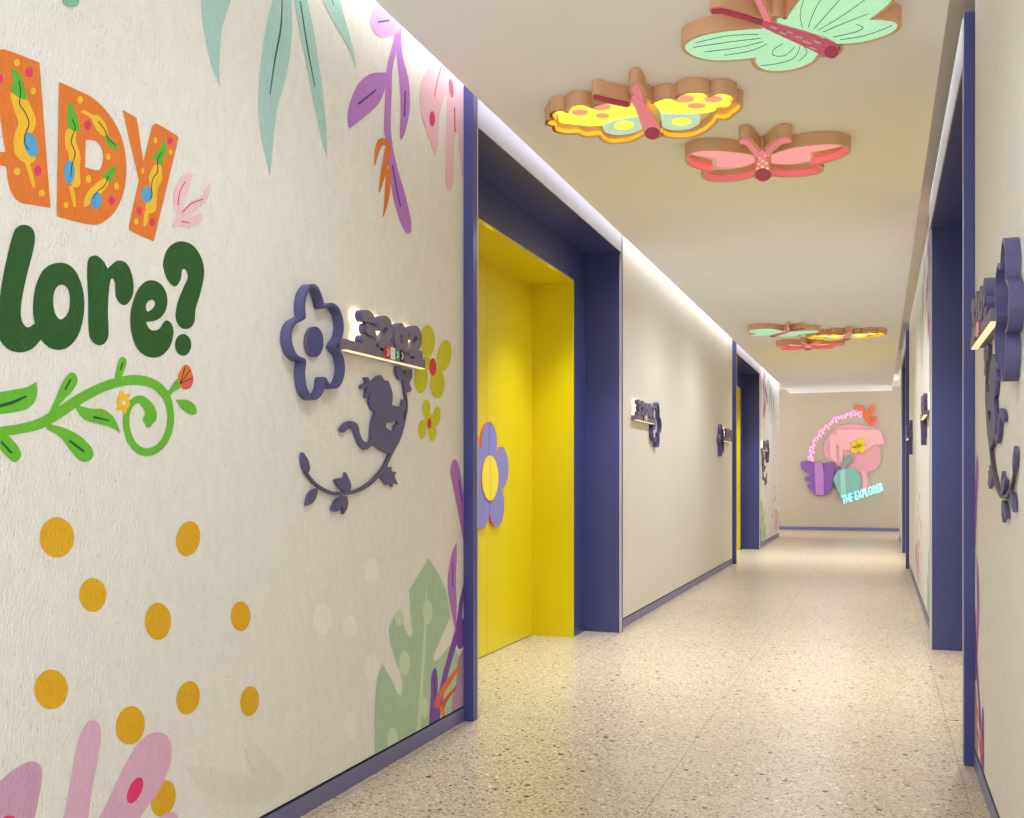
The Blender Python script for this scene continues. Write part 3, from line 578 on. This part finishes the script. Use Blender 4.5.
def sign(side, u0, flip, number, label, animal, group=None):
    """flip: the number stands on the low side of the flower (nearer the corridor's entrance on the left wall)."""
    base = P_LEFT if side == 'left' else P_RIGHT
    wallx = -AL if side == 'left' else AR
    root = empty('room_sign', (wallx, u0, FV)); O = root.location
    f = -1 if flip else 1
    P = lambda u, v, w: base(u0 + f * u, FV + v, w)
    mb = MB(); mb.solid([FLOWER, grow(FLOWER, -0.010)], M_SIGNB, P, 0.002, FT, side=M_SIGN); mb.build('flower_outline', root, O)
    mb = MB(); mb.solid([DISC], M_SIGNB, P, 0.002, 0.014, side=M_SIGNG); mb.build('flower_disc', root, O)
    b0, b1 = FLOWER[12 * 0][0], 0.0
    x0, x1 = 0.125, 0.725
    mb = MB()
    mb.solid([[(x0, BAR_Z[0]), (x1, BAR_Z[0]), (x1, BAR_Z[1]), (x0, BAR_Z[1])]], M_SIGNG, P, 0.004, 0.046)
    bar = mb.build('bar', root, O, label='grey bar carrying the number')
    mb = MB(); mb.solid([[(x0 + .02, BAR_Z[0] - 0.0035), (x1, BAR_Z[0] - 0.0035), (x1, BAR_Z[0] - 0.0005), (x0 + .02, BAR_Z[0] - 0.0005)]], M_STRIP, P, 0.026, 0.044)
    mb.build('light_strip', bar, O, label='warm light strip under the bar')
    # number: always reads left to right for someone facing this wall
    n = len(number); w_, h_ = 0.117, 0.113; z0 = BAR_Z[1] - 0.006; start = 0.238
    rd = 1 if side == 'left' else -1                       # reading direction along the wall
    for k, ch in enumerate(number):
        idx = k if (f * rd) > 0 else n - 1 - k
        ua = start + idx * (w_ + 0.0)
        def Q(p, ua=ua):
            x = p[0] if (f * rd) > 0 else 1 - p[0]
            return (ua + x * w_, z0 + p[1] * h_)
        st, r = digit_strokes(ch)
        mb = MB(); gl = MB()
        for i, s in enumerate(st):
            q = [Q(p) + (r * h_,) for p in s]; mb.solid_stroke(stroke(q, 6), M_SIGNG, P, 0.02, 0.046 - i * 0.0008, side=M_SIGN)
            q = [Q(p) + (r * h_ + 0.003,) for p in s]; gl.solid_stroke(stroke(q, 6), M_GLOW, P, 0.006, 0.016 - i * 0.0006)
        d = mb.build('digit', root, O); gl.build('digit_backlight', d, O, label='warm white glow plate behind the digit')
    # coloured tiles under the number
    for k, (c, cn) in enumerate((((206, 44, 60), 'red'), ((236, 236, 226), 'white'), ((20, 128, 116), 'teal'), ((22, 20, 22), 'black'))):
        ua = 0.405 + k * 0.036
        mb = MB(); mb.solid([[(ua, BAR_Z[0] + 0.003), (ua + 0.031, BAR_Z[0] + 0.003), (ua + 0.031, BAR_Z[1] + 0.012), (ua, BAR_Z[1] + 0.012)]], mat('tile_' + cn, c, 0.4), P, 0.044, 0.05)
        mb.solid_stroke(stroke([(ua + 0.01, BAR_Z[0] + 0.012, 0.003), (ua + 0.02, BAR_Z[0] + 0.02, 0.003), (ua + 0.012, BAR_Z[0] + 0.032, 0.003)], 3), mat('tile_mark', (222, 216, 206), 0.5), P, 0.049, 0.0506)
        mb.build('letter_tile', root, O, label=cn + ' small tile on the bar')
    if animal:
        mb = MB(); mb.solid([MONKEY, M_HOLE], M_SIGN, P, 0.003, 0.012)
        mk = mb.build('monkey', root, O, label='flat violet monkey silhouette climbing the vine')
        mb = MB(); mb.solid_stroke(VINE, M_SIGN, P, 0.003, 0.0118, side=M_VINE); vn = mb.build('vine', root, O, label='curved violet vine hanging below the bar')
        for lf in LEAVES + PAW:
            mb = MB(); mb.solid([lf], M_SIGN, P, 0.003, 0.0124); mb.build('leaf', vn, O)
    return tag(root, label, 'sign', group)
G = 'room number signs with flowers'
sign('left', FU, False, '3202', 'nearest left room sign, violet flower outline with number 3202 and monkey on vine', True, G)
sign('left', 7.55, True, '3204', 'room sign on the plain left wall whose number stands before its flower', False, G)
sign('left', 10.9, False, '3206', 'room sign on the plain left wall right beside the second door post', False, G)
sign('left', 15.7, True, '3208', 'tiny room sign on the far left mural wall beyond the second left door', True, G)
sign('right', 2.71, False, '3201', 'nearest right room sign at the photo edge, seen almost edge on, with monkey', True, G)
sign('right', 7.65, True, '3203', 'small edge on room sign just beyond the nearest right door', False, G)
sign('right', 10.8, False, '3205', 'smaller edge on room sign just before the far right door post', False, G)

# ================================================================== BUTTERFLY LIGHTS on the ceiling
M1, M2, M3 = view(675, 0, 4.357), view(540, 65, 4.876), view(675, 120, 5.689)
DEP = 0.056                                            # depth of the copper shells
ZF = CEIL - DEP
def butterfly(name, label, V, rim, faces, skirt, body, body_m, tail_m, antennae, ant_m, lines=(), blobs=(), recess=0.0, dashes=(), dash_m=None):
    """rim: outline of the shell; faces: (outline, material, part); everything in coordinates of the ceiling plane."""
    C = lambda pts: [on_ceil(*V(p), ZF) for p in pts]
    R = C(smooth(rim)); cx = (min(p[0] for p in R) + max(p[0] for p in R)) / 2; cy = (min(p[1] for p in R) + max(p[1] for p in R)) / 2
    root = empty('butterfly_light', (cx, cy, CEIL)); O = root.location
    P = P_CEIL
    shell = MB(); shell.solid([grow(R, 0.013), grow(R, 0.001)], M_TAN, P, 0.0, DEP)
    shell.build('shell', root, O, label='copper coloured shell around the wings')
    if skirt:
        mb = MB(); mb.solid([grow(R, 0.0009), grow(R, -0.006)], skirt, P, DEP - recess - 0.002, DEP - 0.003)
        mb.build('inner_edge', root, O)  # ring's colour and glow stand for light reflected inside the shell
    for pts, m, part in faces:
        mb = MB(); mb.solid([C(smooth(pts))], m, P, DEP - recess - 0.012, DEP - recess - (0.0 if part == 'wing' else -0.0015)); mb.build(part, root, O)
    for cxp, cyp, rx, ry, m, tl in blobs:
        mb = MB(); mb.solid([C(ell(cxp, cyp, rx, ry, tl))], m, P, DEP - recess - 0.01, DEP - recess + 0.0032); mb.build('wing_spot', root, O)
    if lines:
        mb = MB()
        for q in lines: mb.flat_stroke(tuple(C(z) for z in stroke(q)), M_LINE, P, DEP - recess + 0.0006)
        mb.build('wing_vein', root, O, recalc=False, label='thin green line drawing on the wings')
    for k, q in enumerate(antennae):
        mb = MB(); mb.solid_stroke(tuple(C(z) for z in stroke([(x, y, r * 1.9) for x, y, r in q])), M_TAN, P, 0.0, DEP - 0.002)
        a = mb.build('antenna', root, O)
        mb = MB(); mb.solid_stroke(tuple(C(z) for z in stroke(q)), ant_m[k], P, DEP - 0.006, DEP + 0.004); mb.build('antenna_inlay', a, O, label='coloured strip on the antenna')
        x, y, r = q[-1]
        if tail_m is M_RED:
            mb = MB(); mb.solid([C(ell(x + 8, y, r * 2.4, r * 1.1))], M_RED, P, DEP - 0.004, DEP + 0.005); mb.build('antenna_tip', a, O, label='red tip')
    mb = MB(); mb.solid_stroke(tuple(C(z) for z in stroke([(x, y, r * 1.12) for x, y, r in body])), M_TAN, P, 0.0, DEP + 0.003, side=M_TAN); mb.build('body_shell', root, O)
    mb = MB(); mb.solid_stroke(tuple(C(z) for z in stroke(body)), body_m, P, DEP, DEP + 0.008); bd = mb.build('body', root, O)
    x, y, r = body[-1]
    mb = MB(); mb.solid([C(ell(x, y, r * 1.02, r * 0.8))], tail_m, P, DEP + 0.004, DEP + 0.0095); mb.build('body_tail', bd, O)
    for q in dashes:
        mb = MB(); mb.solid([C(ell(q[0], q[1], q[2], q[3], q[4]))], dash_m, P, DEP + 0.006, DEP + 0.0095); mb.build('body_fleck', bd, O)
    tag(root, label, 'ceiling light', 'butterfly lights on the ceiling')
    return root

# mint
mint_rim = [(380, 125, 1), (300, 130), (200, 140), (110, 160), (58, 185), (46, 212), (85, 243), (160, 260), (240, 262), (352, 252, 1), (348, 274), (380, 302), (440, 311), (520, 302), (590, 275), (622, 240, 1), (690, 242), (716, 215), (712, 192, 1), (790, 187), (870, 170), (942, 143), (969, 115), (952, 96), (900, 88), (842, 85, 1), (890, 50), (935, 10), (955, -40), (920, -95), (820, -118), (700, -105), (600, -62), (530, 20), (482, 88, 1), (440, 70), (400, 85)]
mint_face = [(380, 125, 1), (300, 130), (200, 140), (110, 160), (58, 185), (46, 212), (85, 243), (160, 260), (240, 260), (355, 250, 1), (352, 272), (382, 299), (440, 308), (520, 299), (590, 272), (618, 240, 1), (700, 190, 1), (790, 185), (870, 168), (940, 142), (967, 115), (950, 97), (900, 89), (842, 86, 1), (890, 50), (935, 10), (953, -40), (918, -93), (820, -116), (700, -103), (602, -60), (532, 20), (484, 88, 1), (430, 100, 1)]
L_ = 1.6
veins = [[(365, 148, L_), (230, 155, L_), (90, 185, L_)], [(375, 165, L_), (250, 180, L_), (80, 205, L_)], [(385, 180, L_), (280, 205, L_), (130, 225, L_)], [(400, 190, L_), (330, 220, L_), (215, 240, L_)],
         [(470, 190, L_), (430, 215, L_), (430, 240, L_), (480, 240, L_), (520, 205, L_)], [(545, 200, L_), (520, 250, L_), (450, 275, L_), (375, 285, L_)], [(560, 200, L_), (575, 230, L_), (540, 265, L_)],
         [(555, 120, L_), (545, 60, L_), (560, 0, L_)], [(580, 120, L_), (610, 40, L_), (660, -40, L_)], [(605, 125, L_), (680, 40, L_), (760, -50, L_)], [(625, 130, L_), (740, 60, L_), (850, -20, L_)], [(645, 138, L_), (760, 90, L_), (840, 60, L_)],
         [(690, 160, L_), (780, 140, L_), (820, 120, L_), (790, 105, L_)], [(720, 172, L_), (820, 155, L_), (910, 125, L_), (945, 108, L_)]]
near_mint = butterfly('mint', 'mint green butterfly light, nearest and largest, at the top of the photo', M1, mint_rim, [(mint_face, M_MINT, 'wing')], None,
    [(392, 98, 13), (470, 128, 20), (560, 162, 27), (640, 195, 33), (682, 214, 31)], mat('magenta_glitter', (208, 88, 128), 0.6, 0.2, kind='grain'), M_MAROON,
    [[(385, 98, 9), (300, 72, 9), (210, 48, 9), (165, 48, 8)], [(405, 92, 12), (385, 40, 11), (362, -10, 11), (350, -60, 11)]], (M_MAROON, M_ROSE), veins,
    dashes=[(430, 108, 16, 4, .3), (470, 132, 16, 4, .3), (540, 150, 18, 4, .3), (500, 128, 15, 4, .3), (575, 172, 20, 4, .3), (620, 172, 18, 4, .35), (600, 200, 18, 4, .3), (640, 150, 12, 3, .4)], dash_m=M_SILV)
# lemon
lem_rim = [(440, 190, 1), (380, 186), (300, 192), (255, 214, 1), (205, 196), (155, 206), (134, 236, 1), (98, 224), (62, 240), (74, 268, 1), (48, 272), (40, 288), (75, 300, 1), (80, 322), (130, 334), (185, 332, 1), (225, 348), (288, 343), (300, 355, 1), (330, 376), (385, 380), (450, 368), (500, 342), (515, 326, 1), (545, 352), (580, 350), (590, 328, 1), (625, 350), (690, 354), (755, 345), (812, 318, 1), (850, 282), (860, 262, 1), (910, 262), (942, 238, 1), (966, 222), (974, 196), (934, 186, 1), (940, 158), (880, 140), (824, 160, 1), (800, 140), (740, 136), (690, 148), (664, 172, 1), (620, 164), (575, 176), (548, 192, 1), (510, 165), (470, 165)]
lem_l = [(448, 192, 1), (380, 188), (300, 194), (256, 216, 1), (205, 198), (158, 208), (136, 238, 1), (100, 227), (68, 243), (94, 262, 1), (90, 285), (104, 300), (150, 305, 1), (190, 310), (245, 316, 1), (300, 312, 1), (330, 292), (420, 272), (480, 262, 1)]
lem_r = [(548, 194, 1), (578, 178), (622, 166), (664, 174, 1), (692, 150), (740, 138), (798, 142), (824, 162, 1), (880, 142), (934, 160), (930, 188, 1), (930, 205), (915, 222), (862, 224, 1), (850, 242), (800, 252), (768, 252, 1), (680, 252), (590, 250, 1)]
aq_l = [(305, 318, 1), (335, 296), (420, 276), (486, 268, 1), (508, 310), (494, 330), (440, 350), (370, 355), (320, 342)]
aq_r = [(588, 256, 1), (680, 256), (766, 256, 1), (782, 285), (768, 308), (720, 328), (650, 332), (596, 318, 1)]
near_lemon = butterfly('lemon', 'lemon yellow scalloped butterfly light with pink spots, left of the near group', M2, lem_rim, [(lem_l, M_LEMON, 'wing'), (lem_r, M_LEMON, 'wing'), (aq_l, M_AQUA, 'lower_wing'), (aq_r, M_AQUA, 'lower_wing')], M_AMBER,
    [(462, 160, 18), (490, 200, 24), (520, 255, 32), (542, 300, 38), (548, 322, 36)], M_ROSE, M_RED if False else M_MAROON,
    [[(425, 190, 10), (350, 175, 10), (290, 160, 10), (268, 156, 8)], [(484, 170, 21), (474, 135, 20), (468, 116, 18)]], (M_MAROON, M_ROSE), (),
    [(300, 220, 46, 16, M_SALMON, 0), (195, 246, 40, 14, M_SALMON, 0), (305, 262, 34, 11, M_SALMON, 0), (697, 180, 54, 18, M_SALMON, 0), (845, 182, 45, 15, M_SALMON, 0), (763, 214, 45, 12, M_SALMON, 0),
     (410, 308, 48, 20, M_LEMON, -0.1), (690, 290, 46, 17, M_LEMON, 0)], 0.015)
# pink
pk_rim = [(440, 200, 1), (330, 184), (230, 176), (150, 178), (98, 190), (72, 215), (78, 245), (110, 266), (170, 284), (212, 292, 1), (172, 306), (165, 325), (195, 342), (255, 350), (330, 346), (400, 334), (452, 314, 1), (475, 332), (500, 336), (530, 328), (548, 314, 1), (620, 322), (720, 319), (800, 306), (832, 285), (820, 268), (785, 256, 1), (840, 243), (910, 224), (960, 202), (984, 172), (950, 148), (880, 140), (760, 148), (650, 166), (560, 196, 1), (520, 175), (480, 175)]
pk_l = [(446, 204, 1), (330, 186), (230, 178), (150, 180), (100, 192), (78, 212), (95, 228), (150, 238), (238, 246, 1), (238, 294, 1), (300, 300), (380, 294), (455, 272, 1)]
pk_r = [(550, 200, 1), (650, 168), (760, 150), (880, 142), (945, 150), (968, 168), (930, 186), (850, 202), (770, 212, 1), (770, 258, 1), (700, 276), (620, 282), (548, 276, 1)]
near_pink = butterfly('pink', 'coral pink butterfly light, farthest of the near group of three', M3, pk_rim, [(pk_l, M_PINK, 'wing'), (pk_r, M_PINK, 'wing')], M_DPINK,
    [(495, 180, 18), (497, 215, 26), (500, 260, 38), (500, 300, 44)], M_ROSE, M_MAROON,
    [[(470, 195, 16), (445, 160, 14), (415, 125, 13), (382, 120, 11)], [(520, 195, 16), (555, 152, 14), (605, 118, 13), (648, 114, 11)]], (M_ROSE, M_ROSE), (), (), 0.026,
    dashes=[(480, 205, 7, 5, 0), (512, 190, 7, 5, 0), (478, 240, 8, 6, 0), (520, 235, 8, 6, 0), (500, 222, 8, 6, 0), (498, 255, 9, 7, 0), (470, 265, 8, 6, 0), (525, 265, 8, 6, 0)], dash_m=M_GOLD)

def copy_tree(o, parent=None):
    c = o.copy(); COL.objects.link(c)
    if parent: c.parent = parent
    for ch in [x for x in list(bpy.data.objects) if x.parent == o]: copy_tree(ch, c)
    return c
for src, px, py, sx, label in ((near_mint, 784, 332.5, -1, 'small far mint butterfly light, left of the far group of three'),
                               (near_lemon, 846, 337, 1, 'small far yellow butterfly light, right of the far group of three'),
                               (near_pink, 811, 346.5, 1, 'small far pink butterfly light, lowest in the far group of three')):
    c = copy_tree(src); q = on_ceil(px, py, ZF); c.location = (q[0], q[1], CEIL); c.scale.x = sx; c['label'] = label

# ================================================================== ARTWORK on the end wall
L6 = view(795, 395, 7.11)
E = lambda pts: [on_end(*L6(p), 0.03) for p in pts]
A_PINK, A_PINK2, A_DROSE = mat('art_pink', (216, 156, 168), 0.4), mat('art_light_pink', (232, 176, 184), 0.4), mat('art_rose', (206, 118, 140), 0.4)
A_PUR, A_LIL, A_TEAL, A_TEALL, A_TEALD = mat('art_purple', (128, 84, 162), 0.4), mat('art_lilac', (178, 122, 190), 0.4), mat('art_teal', (124, 182, 172), 0.4), mat('art_pale_teal', (160, 204, 198), 0.4), mat('art_dull_teal', (130, 152, 148), 0.4)
A_YEL, A_ORG = mat('art_yellow', (222, 198, 28), 0.4), mat('art_orange', (222, 100, 52), 0.4)
NEON_P, NEON_C = mat('neon_pink', (250, 170, 212), 0.5, 0.75, (255, 150, 210)), mat('neon_cyan', (180, 245, 242), 0.5, 1.5, (110, 235, 235))
def root_at(name, p): return empty(name, (p[0], YE, p[1]))
def relief(root, name, pts, m, w0, w1, hole=None, parent=None, side=None):
    mb = MB(); mb.solid([E(smooth(pts))] + ([E(h) for h in hole] if hole else []), m, P_END, w0, w1, side=side); return mb.build(name, parent or root, root.location)
def relief_stroke(root, name, q, m, w0, w1, parent=None):
    mb = MB(); mb.solid_stroke(tuple(E(z) for z in stroke(q)), m, P_END, w0, w1); return mb.build(name, parent or root, root.location)
r = root_at('pink_foliage_panel', E([(420, 450)])[0])
relief(r, 'leaf_panel', [(310, 225), (400, 206), (520, 225), (600, 246), (632, 310), (640, 352, 1), (590, 360, 1), (606, 400), (606, 470), (570, 530), (515, 552), (530, 620), (522, 680), (470, 692), (430, 660), (350, 560), (290, 485), (225, 450), (203, 380), (225, 310), (270, 260)], A_PINK, 0.0, 0.03)
relief(r, 'leaf_top', [(300, 250, 1), (410, 246), (510, 250), (590, 250), (622, 300), (634, 348, 1), (560, 356), (500, 392), (400, 395, 1), (330, 380), (290, 330)], A_PINK2, 0.03, 0.05, side=A_DROSE)
relief(r, 'leaf_gloss', [(246, 290, 1), (292, 280, 1), (298, 480, 1), (252, 440, 1)], A_PINK2, 0.03, 0.045)  # lighter pink stripes: gloss on the panel put into the colour
relief(r, 'leaf_gloss', [(312, 300, 1), (338, 320, 1), (340, 480, 1), (316, 478, 1)], A_PINK2, 0.03, 0.045)
relief(r, 'leaf_stem', [(472, 545, 1), (492, 550), (512, 600), (508, 680, 1), (480, 684, 1)], A_PINK2, 0.03, 0.04)
relief_stroke(r, 'leaf_line', [(296, 296, 4), (330, 330, 5), (380, 360, 3)], A_PINK2, 0.05, 0.056)
tag(r, 'large pink lobed foliage panel in the middle of the end wall', 'wall art')
r = root_at('purple_leaf_panel', E([(160, 590)])[0])
relief(r, 'leaf_panel', [(42, 475, 1), (90, 468), (150, 480), (198, 484, 1), (206, 540, 1), (216, 484, 1), (270, 485), (282, 540), (268, 640), (240, 700), (190, 719), (140, 706), (95, 655), (88, 636, 1), (135, 628, 1), (70, 608, 1), (74, 580, 1), (135, 574, 1), (60, 540), (42, 500)], A_PUR, 0.0, 0.05)
relief(r, 'leaf_gloss', [(140, 482, 1), (196, 484, 1), (205, 560), (206, 715, 1), (148, 708, 1)], A_LIL, 0.05, 0.062)  # lilac stripe paints the gloss of the rounded panel
tag(r, 'purple notched leaf panel with painted lilac gloss, lower left on the end wall', 'wall art')
r = root_at('teal_fruit_panel', E([(375, 600)])[0])
relief(r, 'fruit_panel', [(290, 560), (330, 527), (385, 520), (435, 532), (466, 590), (464, 650), (430, 700), (370, 725), (330, 738), (312, 690), (276, 610)], A_TEAL, 0.0515, 0.08)
relief(r, 'fruit_stripe', [(322, 545, 1), (358, 528, 1), (362, 724, 1), (326, 728, 1)], A_TEALL, 0.08, 0.088)  # paler teal upright stripe on the fruit
relief(r, 'fruit_leaf', [(340, 528, 1), (342, 470), (366, 430), (400, 428), (412, 470, 1), (372, 500), (362, 526, 1)], A_TEALD, 0.0515, 0.075)
relief(r, 'fruit_back_leaf', [(292, 520), (318, 505), (330, 540, 1), (300, 600), (318, 670, 1), (284, 660), (286, 570)], A_PUR, 0.0515, 0.0545)  # purple leaf set partly behind the fruit
tag(r, 'teal rounded fruit panel with grey green leaf in front of the pink foliage', 'wall art')
r = root_at('yellow_flower_panel', E([(448, 362)])[0])
for x, y, a, b, t in ((470, 335, 26, 30, 0.6), (425, 352, 26, 24, 0), (424, 390, 26, 24, -0.3), (472, 384, 26, 28, -0.4)):
    mb = MB(); mb.solid([E(ell(x, y, a, b, t))], A_YEL, P_END, 0.0515, 0.075); mb.build('petal', r, r.location)
mb = MB(); mb.solid([E(ell(447, 365, 14, 14))], mat('art_olive', (160, 140, 20), 0.5), P_END, 0.0515, 0.08); mb.build('flower_center', r, r.location)
tag(r, 'small yellow four petalled flower on the pink foliage panel', 'wall art')
r = root_at('orange_twig_panel', E([(520, 140)])[0])
for kq, q in enumerate(([(428, 82, 13), (475, 95, 14), (512, 135, 12)], [(553, 78, 12), (545, 115, 13), (524, 150, 11)], [(495, 140, 14), (525, 180, 15), (550, 205, 10)], [(570, 165, 12), (560, 185, 13), (548, 205, 10)])):
    relief_stroke(r, 'twig_leaf', q, A_ORG, 0.0, 0.03 + 0.003 * kq)
tag(r, 'orange twig of four leaves at the top of the end wall artwork', 'wall art')
# neon script along an arc and cyan neon lettering
r = root_at('neon_script', E([(250, 260)])[0])
arc = smooth([(115, 462), (118, 400), (150, 325), (200, 255), (260, 195), (330, 155), (400, 136), (470, 134)], 8, False)
tube = []
for i in range(len(arc) * 4):
    t = i / (len(arc) * 4 - 1) * (len(arc) - 1); k = min(int(t), len(arc) - 2); g = t - k
    x = arc[k][0] + (arc[k + 1][0] - arc[k][0]) * g; y = arc[k][1] + (arc[k + 1][1] - arc[k][1]) * g
    dx, dy = arc[k + 1][0] - arc[k][0], arc[k + 1][1] - arc[k][1]; l = math.hypot(dx, dy) or 1
    ph = i * 0.62; am = 13 + 9 * math.sin(i * 0.23)
    x += -dy / l * am * math.sin(ph) + dx / l * 12 * math.cos(ph * 1.0 + 0.6); y += dx / l * am * math.sin(ph) + dy / l * 12 * math.cos(ph * 1.0 + 0.6)
    tube.append((x, y, 2.4))
words = [tube[a:b] for a, b in ((0, 62), (66, 118), (122, 168), (172, len(tube)))]
for wd in words:
    relief_stroke(r, 'neon_word', wd, NEON_P, 0.02, 0.035)
tag(r, 'pink neon script curving up over the pink foliage on the end wall', 'neon sign')
r = root_at('neon_lettering', E([(485, 710)])[0])
p0, p1 = E([(340, 776)])[0], E([(632, 678)])[0]
ang = math.atan2(p1[1] - p0[1], p1[0] - p0[0]); ln = math.hypot(p1[0] - p0[0], p1[1] - p0[1])
def letters(text, size):
    cu = bpy.data.curves.new('lettering', 'FONT'); cu.body = text; cu.size = size; cu.extrude = 0.006; cu.bevel_depth = 0.0015; cu.resolution_u = 3
    ob = bpy.data.objects.new('lettering', cu); COL.objects.link(ob)
    bpy.context.view_layer.update()
    me = bpy.data.meshes.new_from_object(ob.evaluated_get(bpy.context.evaluated_depsgraph_get()))
    bpy.data.objects.remove(ob); bpy.data.curves.remove(cu)
    return me
x = 0.0; TXT = 'THE EXPLORER'; made = []
for ch in TXT:
    if ch == ' ': x += 0.4; continue
    me = letters(ch, 1.0); xs = [v.co.x for v in me.vertices]; w_ = max(xs) - min(xs)
    made.append((me, x - min(xs), w_)); x += w_ + 0.12
k = ln / x; hgt = 0.155 / 0.72
for me, ox, w_ in made:
    for v in me.vertices:
        a, b, c = (v.co.x + ox) * k, v.co.y * hgt, v.co.z
        a += b * 0.25
        v.co = (p0[0] + a * math.cos(ang) - b * math.sin(ang) - r.location.x, -0.103 - c, p0[1] + a * math.sin(ang) + b * math.cos(ang) - r.location.z)
    me.materials.clear(); me.materials.append(NEON_C)
    o = bpy.data.objects.new('neon_letter', me); COL.objects.link(o); o.parent = r
mb = MB(); mb.solid_stroke(tuple(E(z) for z in stroke([(350, 750, 6), (490, 702, 6), (625, 655, 6)])), mat('neon_rail', (150, 215, 215), 0.4), P_END, 0.0895, 0.0945); mb.build('rail', r, r.location, label='pale rail behind the letters')
tag(r, 'cyan neon lettering THE EXPLORER slanting up at the foot of the end wall artwork', 'neon sign')

# ================================================================== LIGHT
def area(name, loc, rot, sx, sy, power, col=(1, 0.93, 0.82)):
    l = bpy.data.lights.new(name, 'AREA'); l.shape = 'RECTANGLE'; l.size = sx; l.size_y = sy; l.energy = power; l.color = col
    o = bpy.data.objects.new(name, l); COL.objects.link(o); o.location = loc; o.rotation_euler = rot; return o
def spot(name, loc, power, angle, blend, rot=(0, 0, 0), col=(1, 0.95, 0.87), size=0.05):
    l = bpy.data.lights.new(name, 'SPOT'); l.energy = power; l.spot_size = math.radians(angle); l.spot_blend = blend; l.color = col; l.shadow_soft_size = size
    o = bpy.data.objects.new(name, l); COL.objects.link(o); o.location = loc; o.rotation_euler = rot; return o
LEN = YM - Y0; WHITE = (0.95, 0.98, 1.03)
SLOT_W = 1.7
area('slot_light', (-1.538, (Y0 + YM) / 2 + 0.5, 2.70), (0, 0, 0), 0.03, LEN + 1, SLOT_W * LEN, WHITE)   # light strips hidden above the edges of the ceiling panel
area('slot_light', (0.221, (Y0 + YM) / 2 + 0.5, 2.70), (0, 0, 0), 0.012, LEN + 1, 0.2 * SLOT_W * LEN, WHITE)
area('slot_light', (-0.65, 18.95, 2.64), (0, 0.7, math.pi / 2), 0.05, 1.7, 14, WHITE)
for ys in (D1, D2):                                                                       # downlights in the door heads
    yc = (ys[0] + ys[1]) / 2
    for x in (-1.66, 0.40):
        for dy in (-0.5, 0.5):
            spot('downlight', (x, yc + dy, 2.44), 60, 92, 0.8, (0, 0.16 if x > 0 else -0.16, 0), WHITE)
for yl in (2.2, 5.9, 7.6, 9.2, 12.6, 14.3, 16.2):                                                        # soft wide fill spots without fixtures, added to lift the overall brightness
    spot('ceiling_fill', (-0.65, yl, CEIL - 0.01), 26 if yl < 3 else (40 if yl > 16 else 66), 164, 1.0, (0, 0, 0), WHITE, 0.03)
W = bpy.data.worlds.new('world'); SC.world = W; W.use_nodes = True
bg = W.node_tree.nodes['Background']; bg.inputs[0].default_value = (0.94, 0.98, 1.04, 1); bg.inputs[1].default_value = 2.2
SC.view_settings.view_transform = 'Standard'; SC.view_settings.look = 'None'; SC.view_settings.gamma = 1.0
SC.view_settings.use_curve_mapping = False; SC.view_settings.exposure = 0.5
SC.cycles.max_bounces = 12; SC.cycles.diffuse_bounces = 8; SC.cycles.glossy_bounces = 4; SC.cycles.caustics_reflective = False; SC.cycles.caustics_refractive = False
SC.cycles.use_denoising = True; SC.cycles.sample_clamp_indirect = 3.0; SC.cycles.blur_glossy = 1.0
